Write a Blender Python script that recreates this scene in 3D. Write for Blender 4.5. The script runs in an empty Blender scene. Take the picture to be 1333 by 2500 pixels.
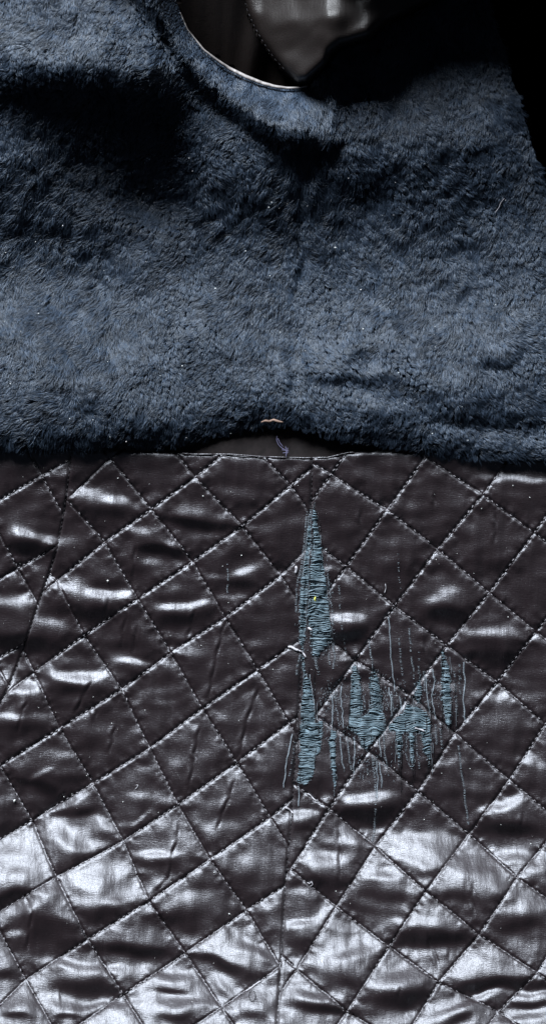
import bpy, math, random
import numpy as np
from mathutils import Vector

random.seed(7)
RNG = np.random.default_rng(11)
S = 0.0003            # metres per photograph pixel on the plane of the garment
CX, CY = 666.5, 1250.0
DC = 5333.0           # camera distance in the same units (1.6 m)

# ------------------------------------------------------------------ camera, world, lamp, exposure
sc = bpy.context.scene
cam_d = bpy.data.cameras.new("camera")
cam = bpy.data.objects.new("camera", cam_d)
sc.collection.objects.link(cam)
cam.location = (0, 0, DC * S)
cam_d.sensor_fit = 'VERTICAL'
cam_d.sensor_height = 24.0
cam_d.lens = 24.0 * DC / 2500.0
cam_d.clip_start = 0.05
cam_d.clip_end = 50.0
sc.camera = cam

world = bpy.data.worlds.new("World")
sc.world = world
world.use_nodes = True
bg = world.node_tree.nodes["Background"]
bg.inputs["Color"].default_value = (0.55, 0.70, 1.0, 1)
bg.inputs["Strength"].default_value = 0.03

def area(name, loc, target, sx, sy, power, col):
    d = bpy.data.lights.new(name, 'AREA')
    d.shape = 'RECTANGLE'
    d.size, d.size_y = sx, sy
    d.energy = power
    d.color = col
    o = bpy.data.objects.new(name, d)
    sc.collection.objects.link(o)
    o.location = loc
    o.rotation_euler = (Vector(target) - Vector(loc)).to_track_quat('-Z', 'Y').to_euler()
    return o

window_light = area("window_light", (-1.1, 3.3, 2.5), (0, -0.05, 0), 1.9, 1.5, 640, (0.84, 0.92, 1.0))

sc.view_settings.view_transform = 'Standard'
sc.view_settings.look = 'None'
sc.view_settings.exposure = 0.0
sc.view_settings.gamma = 1.0
try:
    sc.cycles.use_denoising = True
    sc.cycles.max_bounces = 6
    sc.cycles_curves.shape = 'RIBBONS'
except Exception:
    pass

# ------------------------------------------------------------------ helpers
def P(x, y, h):
    """a point of the garment: x, y along the cloth as seen from above, h the height of the cloth there"""
    k = 1.0 - h / DC
    return np.stack([(x - CX) * S * k, -(y - CY) * S * k, h * S], -1)

def gauss_noise(shape, sy, sx, rng=RNG):
    n = rng.standard_normal(shape)
    ky = np.fft.fftfreq(shape[0])[:, None]; kx = np.fft.fftfreq(shape[1])[None, :]
    f = np.exp(-2 * (math.pi ** 2) * ((ky * sy) ** 2 + (kx * sx) ** 2))
    r = np.real(np.fft.ifft2(np.fft.fft2(n) * f))
    return r / r.std()

class Grid:
    def __init__(s, x0, x1, y0, y1, st):
        s.x0, s.y0, s.st = x0, y0, st
        s.nx = int(round((x1 - x0) / st)) + 1
        s.ny = int(round((y1 - y0) / st)) + 1
        s.X, s.Y = np.meshgrid(x0 + st * np.arange(s.nx, dtype=float), y0 + st * np.arange(s.ny, dtype=float))
        s.H = np.zeros_like(s.X, dtype=float)
    def noise(s, wy, wx):
        return gauss_noise(s.X.shape, wy / s.st, wx / s.st)
    def sample(s, F, x, y):
        u = np.clip((np.asarray(x, float) - s.x0) / s.st, 0, s.nx - 1.001)
        v = np.clip((np.asarray(y, float) - s.y0) / s.st, 0, s.ny - 1.001)
        i = u.astype(int); j = v.astype(int); a = u - i; b = v - j
        return (F[j, i] * (1 - a) * (1 - b) + F[j, i + 1] * a * (1 - b) + F[j + 1, i] * (1 - a) * b + F[j + 1, i + 1] * a * b)
    def finish(s):
        s.GY, s.GX = np.gradient(s.H, s.st)
    def h(s, x, y):
        return s.sample(s.H, x, y)
    def normal(s, x, y):
        gx = s.sample(s.GX, x, y); gy = s.sample(s.GY, x, y)
        n = np.stack([-gx, gy, np.ones_like(gx)], -1)
        return n / np.linalg.norm(n, axis=-1, keepdims=True)

def folds(grid, strokes, lam, mu):
    """cloth folds: each stroke (x, y, half length, half width, angle, steepness) is a flank of a fold;
    the height field that best has those flanks"""
    g = np.zeros_like(grid.H)
    for (x, y, sx, sy, ang, a) in strokes:
        c, s_ = math.cos(math.radians(ang)), math.sin(math.radians(ang))
        dx, dy = grid.X - x, grid.Y - y
        u = (dx * c + dy * s_) / (sx * 1.15); v = (-dx * s_ + dy * c) / (sy * 1.15)
        g += a * np.exp(-np.clip(np.abs(u) ** 3.0, 0, 30) - np.clip(v * v, 0, 30))
    wy = grid.noise(3, 5) * 5; wx = grid.noise(6, 6) * 5      # break up the outlines
    g = grid.sample(g, grid.X + grid.noise(22, 22) * 7 , grid.Y + grid.noise(16, 22) * 4)
    pad = 80
    gp = np.pad(g, pad)
    ky = 2 * math.pi * np.fft.fftfreq(gp.shape[0], grid.st)[:, None]
    kx = 2 * math.pi * np.fft.fftfreq(gp.shape[1], grid.st)[None, :]
    H = np.fft.fft2(gp) * (-1j * ky) / (ky ** 2 + lam * kx ** 2 + mu ** 2)
    return np.real(np.fft.ifft2(H))[pad:-pad, pad:-pad]

def seg_dist(X, Y, a, b):
    ax, ay = a; bx, by = b
    dx, dy = bx - ax, by - ay
    L2 = dx * dx + dy * dy
    t = np.clip(((X - ax) * dx + (Y - ay) * dy) / L2, 0, 1)
    return np.hypot(X - ax - t * dx, Y - ay - t * dy), t * math.sqrt(L2)

def inside(poly, X, Y):
    r = np.zeros(np.shape(X), bool)
    n = len(poly)
    for i in range(n):
        x1, y1 = poly[i]; x2, y2 = poly[(i + 1) % n]
        if y1 == y2: continue
        c = ((y1 > Y) != (y2 > Y)) & (X < (x2 - x1) * (Y - y1) / (y2 - y1) + x1)
        r ^= c
    return r

def clip_half(poly, f):
    """keep the side of the polygon where f(p) <= 0"""
    out = []
    n = len(poly)
    for i in range(n):
        p, q = poly[i], poly[(i + 1) % n]
        fp, fq = f(p), f(q)
        if fp <= 0: out.append(p)
        if (fp < 0 < fq) or (fq < 0 < fp):
            t = fp / (fp - fq)
            out.append((p[0] + t * (q[0] - p[0]), p[1] + t * (q[1] - p[1])))
    return out

def densify(poly, d=8.0):
    out = []
    n = len(poly)
    for i in range(n):
        p, q = poly[i], poly[(i + 1) % n]
        k = max(1, int(math.hypot(q[0] - p[0], q[1] - p[1]) / d))
        for j in range(k):
            t = j / k
            out.append((p[0] + t * (q[0] - p[0]), p[1] + t * (q[1] - p[1])))
    return out

def clip_rect(poly, x0, y0, x1, y1):
    for f in (lambda p: x0 - p[0], lambda p: p[0] - x1, lambda p: y0 - p[1], lambda p: p[1] - y1):
        poly = clip_half(poly, f)
        if len(poly) < 3: return []
    return poly

def sheet(name, poly, grid, st, mat, parent, holes=None, dh=0.0, thick=0.0):
    """one piece of cloth with the outline poly laid over the height field of grid"""
    xs = [p[0] for p in poly]; ys = [p[1] for p in poly]
    i0, i1 = int(math.floor(min(xs) / st)), int(math.ceil(max(xs) / st))
    j0, j1 = int(math.floor(min(ys) / st)), int(math.ceil(max(ys) / st))
    nx, ny = i1 - i0 + 1, j1 - j0 + 1
    GX, GY = np.meshgrid((i0 + np.arange(nx)) * st, (j0 + np.arange(ny)) * st)
    ins = inside(poly, GX, GY)
    full = ins[:-1, :-1] & ins[1:, :-1] & ins[:-1, 1:] & ins[1:, 1:]
    edge = np.zeros_like(full)
    for k in range(len(poly)):
        p, q = poly[k], poly[(k + 1) % len(poly)]
        m = max(2, int(math.hypot(q[0] - p[0], q[1] - p[1]) / (st * 0.3)) + 1)
        for t in np.linspace(0, 1, m):
            i = int(math.floor((p[0] + t * (q[0] - p[0])) / st)) - i0
            j = int(math.floor((p[1] + t * (q[1] - p[1])) / st)) - j0
            if 0 <= i < nx - 1 and 0 <= j < ny - 1: edge[j, i] = True
    verts, key, faces = [], {}, []
    def vid(x, y):
        k = (round(x * 4), round(y * 4))
        r = key.get(k)
        if r is None:
            r = key[k] = len(verts); verts.append((x, y))
        return r
    for j, i in zip(*np.nonzero(full & ~edge)):
        x, y = (i0 + i) * st, (j0 + j) * st
        faces.append((vid(x, y), vid(x, y + st), vid(x + st, y + st), vid(x + st, y)))
    for j, i in zip(*np.nonzero(edge)):
        x, y = (i0 + i) * st, (j0 + j) * st
        c = clip_rect(poly, x, y, x + st, y + st)
        if len(c) >= 3:
            a = sum(c[k][0] * c[(k + 1) % len(c)][1] - c[(k + 1) % len(c)][0] * c[k][1] for k in range(len(c)))
            if a > 0: c = c[::-1]
            ids = []
            for p in c:
                v = vid(*p)
                if v not in ids: ids.append(v)
            if len(ids) >= 3: faces.append(tuple(ids))
    if not faces: return None
    V = np.array(verts, float)
    if holes:
        cen = np.array([V[list(f)].mean(0) for f in faces])
        kill = np.zeros(len(faces), bool)
        for hp in holes:
            kill |= inside(hp, cen[:, 0], cen[:, 1])
        faces = [f for f, k in zip(faces, kill) if not k]
        if not faces: return None
    h = grid.h(V[:, 0], V[:, 1]) + dh
    me = bpy.data.meshes.new(name)
    me.from_pydata([tuple(p) for p in P(V[:, 0], V[:, 1], h)], [], faces)
    me.polygons.foreach_set("use_smooth", [True] * len(me.polygons))
    me.update()
    me.normals_split_custom_set_from_vertices([tuple(n) for n in grid.normal(V[:, 0], V[:, 1])])
    me.materials.append(mat)
    o = bpy.data.objects.new(name, me)
    sc.collection.objects.link(o)
    if parent: o.parent = parent
    if thick:
        md = o.modifiers.new("thickness", 'SOLIDIFY'); md.thickness = thick * S; md.offset = -1
    return o

class Tubes:
    """threads: round tubes through lists of (x, y, h) points"""
    def __init__(s): s.v, s.f, s.n = [], [], 0
    def add(s, pts, r, sides=4, flat=1.0, taper=True):
        pts = np.asarray(pts, float)
        n = len(pts)
        if n < 2: return
        t = np.gradient(pts, axis=0)
        t /= np.linalg.norm(t, axis=1, keepdims=True) + 1e-9
        up = np.array([0, 0, 1.0])
        a = np.cross(t, up); a /= np.linalg.norm(a, axis=1, keepdims=True) + 1e-9
        b = np.cross(a, t)
        rr = np.full(n, float(r)) if np.isscalar(r) else np.asarray(r, float)
        if taper: rr = rr.copy(); rr[0] *= 0.45; rr[-1] *= 0.45
        ang = np.arange(sides) * 2 * math.pi / sides + math.pi / sides
        ring = pts[:, None, :] + rr[:, None, None] * (np.cos(ang)[None, :, None] * a[:, None, :] + flat * np.sin(ang)[None, :, None] * b[:, None, :])
        ring = ring.reshape(-1, 3)
        s.v.append(P(ring[:, 0], ring[:, 1], ring[:, 2]))
        o = s.n
        for i in range(n - 1):
            for k in range(sides):
                k2 = (k + 1) % sides
                s.f.append((o + i * sides + k, o + i * sides + k2, o + (i + 1) * sides + k2, o + (i + 1) * sides + k))
        s.f.append(tuple(o + k for k in range(sides))[::-1])
        s.f.append(tuple(o + (n - 1) * sides + k for k in range(sides)))
        s.n += n * sides
    def build(s, name, mat, parent, kind=None, label=None):
        if not s.v: return None
        me = bpy.data.meshes.new(name)
        me.from_pydata([tuple(p) for p in np.concatenate(s.v)], [], s.f)
        me.polygons.foreach_set("use_smooth", [True] * len(me.polygons))
        me.materials.append(mat)
        o = bpy.data.objects.new(name, me)
        sc.collection.objects.link(o)
        if parent: o.parent = parent
        if kind: o["kind"] = kind
        if label: o["label"] = label
        return o

def resample(pts, d):
    pts = np.asarray(pts, float)
    L = np.concatenate([[0], np.cumsum(np.linalg.norm(np.diff(pts[:, :2], axis=0), axis=1))])
    n = max(2, int(L[-1] / d) + 1)
    t = np.linspace(0, L[-1], n)
    return np.stack([np.interp(t, L, pts[:, k]) for k in range(pts.shape[1])], -1)

# ------------------------------------------------------------------ materials
def new_mat(name):
    m = bpy.data.materials.new(name); m.use_nodes = True
    nt = m.node_tree
    return m, nt, nt.nodes["Principled BSDF"]

def N(nt, t, **kw):
    n = nt.nodes.new(t)
    for k, v in kw.items(): setattr(n, k, v)
    return n

def satin(name, base, rough, spec, tint, weave=1.0):
    m, nt, b = new_mat(name)
    L = nt.links.new
    tc = N(nt, 'ShaderNodeTexCoord')
    # woven grain: fine diagonal twill plus slubs running down the cloth
    mp = N(nt, 'ShaderNodeMapping'); mp.inputs['Rotation'].default_value = (0, 0, math.radians(38)); mp.inputs['Scale'].default_value = (250, 1500, 600)
    L(tc.outputs['Object'], mp.inputs[0])
    n1 = N(nt, 'ShaderNodeTexNoise'); n1.inputs['Scale'].default_value = 1.0; n1.inputs['Detail'].default_value = 2
    L(mp.outputs[0], n1.inputs['Vector'])
    mp2 = N(nt, 'ShaderNodeMapping'); mp2.inputs['Scale'].default_value = (480, 40, 200)
    L(tc.outputs['Object'], mp2.inputs[0])
    n2 = N(nt, 'ShaderNodeTexNoise'); n2.inputs['Scale'].default_value = 1.0; n2.inputs['Detail'].default_value = 3
    L(mp2.outputs[0], n2.inputs['Vector'])
    n3 = N(nt, 'ShaderNodeTexNoise'); n3.inputs['Scale'].default_value = 60; n3.inputs['Detail'].default_value = 4
    L(tc.outputs['Object'], n3.inputs['Vector'])
    n4 = N(nt, 'ShaderNodeTexNoise'); n4.inputs['Scale'].default_value = 1900; n4.inputs['Detail'].default_value = 1
    L(tc.outputs['Object'], n4.inputs['Vector'])
    def math_(op, a, c):
        q = N(nt, 'ShaderNodeMath', operation=op)
        for k, v in enumerate((a, c)):
            if isinstance(v, (int, float)): q.inputs[k].default_value = v
            else: L(v, q.inputs[k])
        return q.outputs[0]
    s1 = math_('ADD', math_('MULTIPLY', n1.outputs[0], 0.6), math_('MULTIPLY', n2.outputs[0], 1.25))
    s1 = math_('ADD', s1, math_('MULTIPLY', n4.outputs[0], 0.6))
    bp = N(nt, 'ShaderNodeBump'); bp.inputs['Strength'].default_value = 0.75 * weave; bp.inputs['Distance'].default_value = 0.00035
    L(s1, bp.inputs['Height'])
    L(bp.outputs[0], b.inputs['Normal'])
    r = N(nt, 'ShaderNodeMapRange'); r.inputs['To Min'].default_value = rough - 0.05; r.inputs['To Max'].default_value = rough + 0.07
    L(n3.outputs[0], r.inputs[0]); L(r.outputs[0], b.inputs['Roughness'])
    mix = N(nt, 'ShaderNodeMix', data_type='RGBA')
    mix.inputs[6].default_value = (*[c * 0.75 for c in base], 1); mix.inputs[7].default_value = (*[c * 1.3 for c in base], 1)
    L(s1, mix.inputs[0]); L(mix.outputs[2], b.inputs['Base Color'])
    b.inputs['Specular IOR Level'].default_value = spec
    b.inputs['IOR'].default_value = 1.62
    b.inputs['Specular Tint'].default_value = (*tint, 1)
    # warp-faced satin: the floats run down the cloth, so its sheen spreads across them
    tg = N(nt, 'ShaderNodeCombineXYZ'); tg.inputs[0].default_value = 1.0
    L(tg.outputs[0], b.inputs['Tangent'])
    b.inputs['Anisotropic'].default_value = 0.5
    return m

M_SATIN = satin("black_brown_satin", (0.0105, 0.0058, 0.0064), 0.455, 1.0, (0.95, 0.95, 1.0))
M_FACING = satin("dark_brown_facing", (0.010, 0.0075, 0.0068), 0.45, 0.35, (1.0, 0.97, 0.95), 0.8)

def plain(name, base, rough, spec=0.3, noise=0.0, nscale=500, tintcol=None):
    m, nt, b = new_mat(name)
    b.inputs['Roughness'].default_value = rough
    b.inputs['Specular IOR Level'].default_value = spec
    tc = N(nt, 'ShaderNodeTexCoord')
    n = N(nt, 'ShaderNodeTexNoise'); n.inputs['Scale'].default_value = nscale; n.inputs['Detail'].default_value = 3
    nt.links.new(tc.outputs['Object'], n.inputs['Vector'])
    r = N(nt, 'ShaderNodeMapRange'); r.inputs['From Min'].default_value = 0.3; r.inputs['From Max'].default_value = 0.7
    nt.links.new(n.outputs[0], r.inputs[0])
    mix = N(nt, 'ShaderNodeMix', data_type='RGBA')
    mix.inputs[6].default_value = (*[c * (1 - noise) for c in base], 1)
    mix.inputs[7].default_value = (*[c * (1 + noise) for c in (tintcol or base)], 1)
    nt.links.new(r.outputs[0], mix.inputs[0]); nt.links.new(mix.outputs[2], b.inputs['Base Color'])
    return m

M_THREAD = plain("pale_grey_thread", (0.25, 0.23, 0.245), 0.5, 0.5, 0.35, 260)
M_SEAM = plain("seam_thread", (0.012, 0.010, 0.012), 0.6, 0.3, 0.3)
M_WEFT = plain("blue_grey_weft", (0.145, 0.200, 0.232), 0.5, 0.4, 0.45, 220)
M_RUN = plain("snag_thread", (0.20, 0.225, 0.25), 0.5, 0.4, 0.4, 300)
M_BATT = plain("dark_wadding", (0.028, 0.041, 0.050), 0.9, 0.1, 0.4)
M_PIPE = plain("grey_piping", (0.24, 0.215, 0.205), 0.5, 0.4, 0.25, 400)
M_STRIP = plain("black_facing", (0.012, 0.0085, 0.0085), 0.6, 0.2, 0.3, 300)
M_TAG = plain("tan_tape", (0.20, 0.13, 0.10), 0.7, 0.2, 0.3)
M_PURPLE = plain("lilac_thread", (0.16, 0.15, 0.25), 0.6, 0.3, 0.3)
M_LINT = plain("white_lint", (0.7, 0.7, 0.68), 0.8, 0.2, 0.1)
M_YELLOW = plain("yellow_fibre", (0.6, 0.6, 0.12), 0.7, 0.2, 0.1)
M_GROUND = plain("black_floor_cloth", (0.0008, 0.0008, 0.001), 1.0, 0.0, 0.4, 40)
M_SKIN = plain("fur_backing", (0.004, 0.007, 0.012), 1.0, 0.1, 0.3, 200)

def fur_mat(name, c0, c1):
    m = bpy.data.materials.new(name); m.use_nodes = True
    nt = m.node_tree; b = nt.nodes["Principled BSDF"]
    at = N(nt, 'ShaderNodeAttribute', attribute_name='tint')
    hi = N(nt, 'ShaderNodeHairInfo')
    mix = N(nt, 'ShaderNodeMix', data_type='RGBA')
    mix.inputs[6].default_value = (*c0, 1); mix.inputs[7].default_value = (*c1, 1)
    nt.links.new(at.outputs['Fac'], mix.inputs[0])
    nt.links.new(mix.outputs[2], b.inputs['Base Color'])
    b.inputs['Roughness'].default_value = 0.42
    b.inputs['Specular IOR Level'].default_value = 0.55
    return m
M_FUR = fur_mat("navy_fur", (0.006, 0.012, 0.022), (0.062, 0.087, 0.129))

# ------------------------------------------------------------------ quilting lattice (stitch line crossings)
def fill(T, i0, i1, j0, j1):
    T = dict(T)
    for _ in range(40):
        ch = False
        for i in range(i0, i1 + 1):
            for j in range(j0, j1 + 1):
                if (i, j) in T: continue
                c = []
                for di in (-1, 1):
                    for dj in (-1, 1):
                        k = ((i + di, j), (i, j + dj), (i + di, j + dj))
                        if all(q in T for q in k):
                            c.append((T[k[0]][0] + T[k[1]][0] - T[k[2]][0], T[k[0]][1] + T[k[1]][1] - T[k[2]][1]))
                if not c:
                    for di, dj in ((1, 0), (-1, 0), (0, 1), (0, -1)):
                        k = ((i + di, j + dj), (i + 2 * di, j + 2 * dj))
                        if k[0] in T and k[1] in T:
                            c.append((2 * T[k[0]][0] - T[k[1]][0], 2 * T[k[0]][1] - T[k[1]][1]))
                if c:
                    T[(i, j)] = (sum(p[0] for p in c) / len(c), sum(p[1] for p in c) / len(c)); ch = True
        if not ch: break
    return T

LN = {}
def row(T, i, j, pts):
    for k, p in enumerate(pts): T[(i, j + k)] = p
row(LN, 0, 1, [(710, 1185), (790, 1300)])
row(LN, 1, 0, [(477, 1165), (592, 1284), (685, 1405), (770, 1535)])
row(LN, 2, -1, [(270, 1118), (370, 1243), (471, 1371), (551, 1508), (629, 1635), (705, 1765)])
row(LN, 3, -1, [(165, 1220), (257, 1323), (337, 1462), (418, 1593), (494, 1730), (579, 1862), (660, 1996), (745, 2130)])
row(LN, 4, 1, [(207, 1551), (298, 1683), (366, 1826), (435, 1964), (513, 2098), (602, 2222), (684, 2360)])
row(LN, 5, 1, [(84, 1641), (147, 1778), (229, 1912), (302, 2053), (364, 2200), (453, 2327), (541, 2460)])
row(LN, 6, 2, [(2, 1869), (79, 2002), (138, 2141), (215, 2293), (302, 2428), (385, 2560)])
row(LN, 7, 3, [(-65, 2090), (-18, 2236), (64, 2392), (145, 2535)])
LN = fill(LN, -1, 11, -2, 10)
RN = {}
row(RN, 0, 1, [(808, 1158), (715, 1290)])
row(RN, 1, 0, [(1038, 1115), (945, 1245), (845, 1382), (748, 1515)])
row(RN, 2, 0, [(1178, 1208), (1068, 1340), (962, 1480), (867, 1611), (770, 1748)])
row(RN, 3, 0, [(1304, 1300), (1193, 1447), (1090, 1576), (1000, 1697), (900, 1833), (803, 1974), (710, 2122)])
row(RN, 4, 1, [(1307, 1542), (1213, 1665), (1110, 1790), (1020, 1932), (915, 2067), (821, 2214), (724, 2367)])
row(RN, 5, 2, [(1330, 1768), (1242, 1904), (1144, 2036), (1039, 2176), (949, 2311), (847, 2469)])
row(RN, 6, 3, [(1370, 2010), (1261, 2143), (1169, 2282), (1069, 2399), (978, 2550)])
row(RN, 7, 5, [(1310, 2375), (1215, 2469), (1120, 2610)])
RN = fill(RN, -1, 11, -5, 10)
ON = {(i, j): (45 + i * 80 - j * -138 , 1387 + i * 146 - j * 80) for i in range(-5, 8) for j in range(-5, 6)}

SEAM_L = [(-400, 190), (1130, 173), (1250, 157), (1340, 140), (1430, 110), (1520, 80), (1600, 52), (1665, 27), (1730, -4), (1900, -60), (2700, -300)]
SEAM_C = [(-400, 772), (1120, 763), (1220, 760), (1420, 748), (1600, 738), (1800, 724), (1950, 714), (2050, 707), (2150, 697), (2300, 689), (2500, 676), (2700, 668)]
def interp_curve(C):
    a = np.array(C, float)
    return lambda y: np.interp(y, a[:, 0], a[:, 1])
seamL, seamC = interp_curve(SEAM_L), interp_curve(SEAM_C)
TOP = [(-400, 1083), (-200, 1085), (300, 1095), (470, 1108), (560, 1108), (640, 1114), (740, 1117), (800, 1116), (850, 1104), (950, 1100), (1200, 1112), (1500, 1125)]
_t = np.array(TOP, float)
top_y = lambda x: np.interp(x, _t[:, 0], _t[:, 1])

def clip_seam(poly, seam, side):
    if len(poly) < 3: return []
    w = [(x - float(seam(y)), y) for x, y in densify(poly)]
    w = clip_half(w, (lambda p: p[0]) if side == 'L' else (lambda p: -p[0]))
    if len(w) < 3: return []
    return [(x + float(seam(y)), y) for x, y in densify(w)]
def clip_top(poly):
    if len(poly) < 3: return []
    w = [(x, y - float(top_y(x))) for x, y in densify(poly)]
    w = clip_half(w, lambda p: -p[1])
    if len(w) < 3: return []
    return [(x, y + float(top_y(x))) for x, y in densify(w)]

# ------------------------------------------------------------------ relief of the quilted lining
Q = Grid(-240, 1590, 1050, 2700, 3)
X, Y = Q.X, Q.Y
sl, scn = seamL(Y), seamC(Y)
regs = {'O': X < sl, 'L': (X >= sl) & (X < scn), 'R': X >= scn}

def lines_of(T):
    out = []
    I = sorted({k[0] for k in T}); J = sorted({k[1] for k in T})
    for i in I: out.append(('b', i, [T[(i, j)] for j in J if (i, j) in T]))
    for j in J: out.append(('a', j, [T[(i, j)] for i in I if (i, j) in T]))
    return out

puff = np.zeros_like(X); puck = np.zeros_like(X); stitch_near = np.full_like(X, 1e3)
for reg, T in (('O', ON), ('L', LN), ('R', RN)):
    m = regs[reg]
    xm, ym = X[m], Y[m]
    best = {'a': np.full(xm.shape, 1e3), 'b': np.full(xm.shape, 1e3)}
    pk = np.zeros(xm.shape)
    for fam, idx, pts in lines_of(T):
        prof = gauss_noise((1, 4096), 0, 3.2 / 2, RNG)[0]      # puckers along the thread, 2 px per sample
        prof2 = gauss_noise((1, 4096), 0, 7.5 / 2, RNG)[0]
        L0 = 0
        for p, q in zip(pts[:-1], pts[1:]):
            if max(p[0], q[0]) < -300 or min(p[0], q[0]) > 1650 or max(p[1], q[1]) < 1000 or min(p[1], q[1]) > 2760:
                L0 += math.hypot(q[0] - p[0], q[1] - p[1]); continue
            d, t = seg_dist(xm, ym, p, q)
            near = d < np.minimum(best[fam], 1e3)
            side = np.where((q[0] - p[0]) * (ym - p[1]) - (q[1] - p[1]) * (xm - p[0]) > 0, 0, 900)
            k = (((t + L0) / 2).astype(int) + side) % 4096
            w = (prof[k] * np.exp(-((d - 5) / 8) ** 2) * 0.9 + prof2[k] * np.exp(-((d - 14) / 15) ** 2) * 1.3)
            pk += np.where(d < 60, w, 0)
            best[fam] = np.minimum(best[fam], d)
            L0 += math.hypot(q[0] - p[0], q[1] - p[1])
    dm = np.minimum(best['a'], best['b'])
    s = (1 - np.exp(-best['a'] / 24)) * (1 - np.exp(-best['b'] / 24))
    puff[m] = (3.5 + 5.5 * np.clip((ym - 1500) / 900 + np.clip(420 - xm, 0, 400) / 600, 0, 1)) * s - 3.8 * np.exp(-(dm / 3.3) ** 2)
    puck[m] = pk * 0.75
    stitch_near[m] = dm
dC = np.abs(X - scn); dL = np.abs(X - sl)
seamf = 1 - 0.55 * np.exp(-dC / 9) - 0.55 * np.exp(-dL / 9)
puff = puff * seamf - 4.5 * np.exp(-(dC / 3.5) ** 2) - 4.5 * np.exp(-(dL / 3.5) ** 2)
below = (Y - top_y(X))
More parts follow.
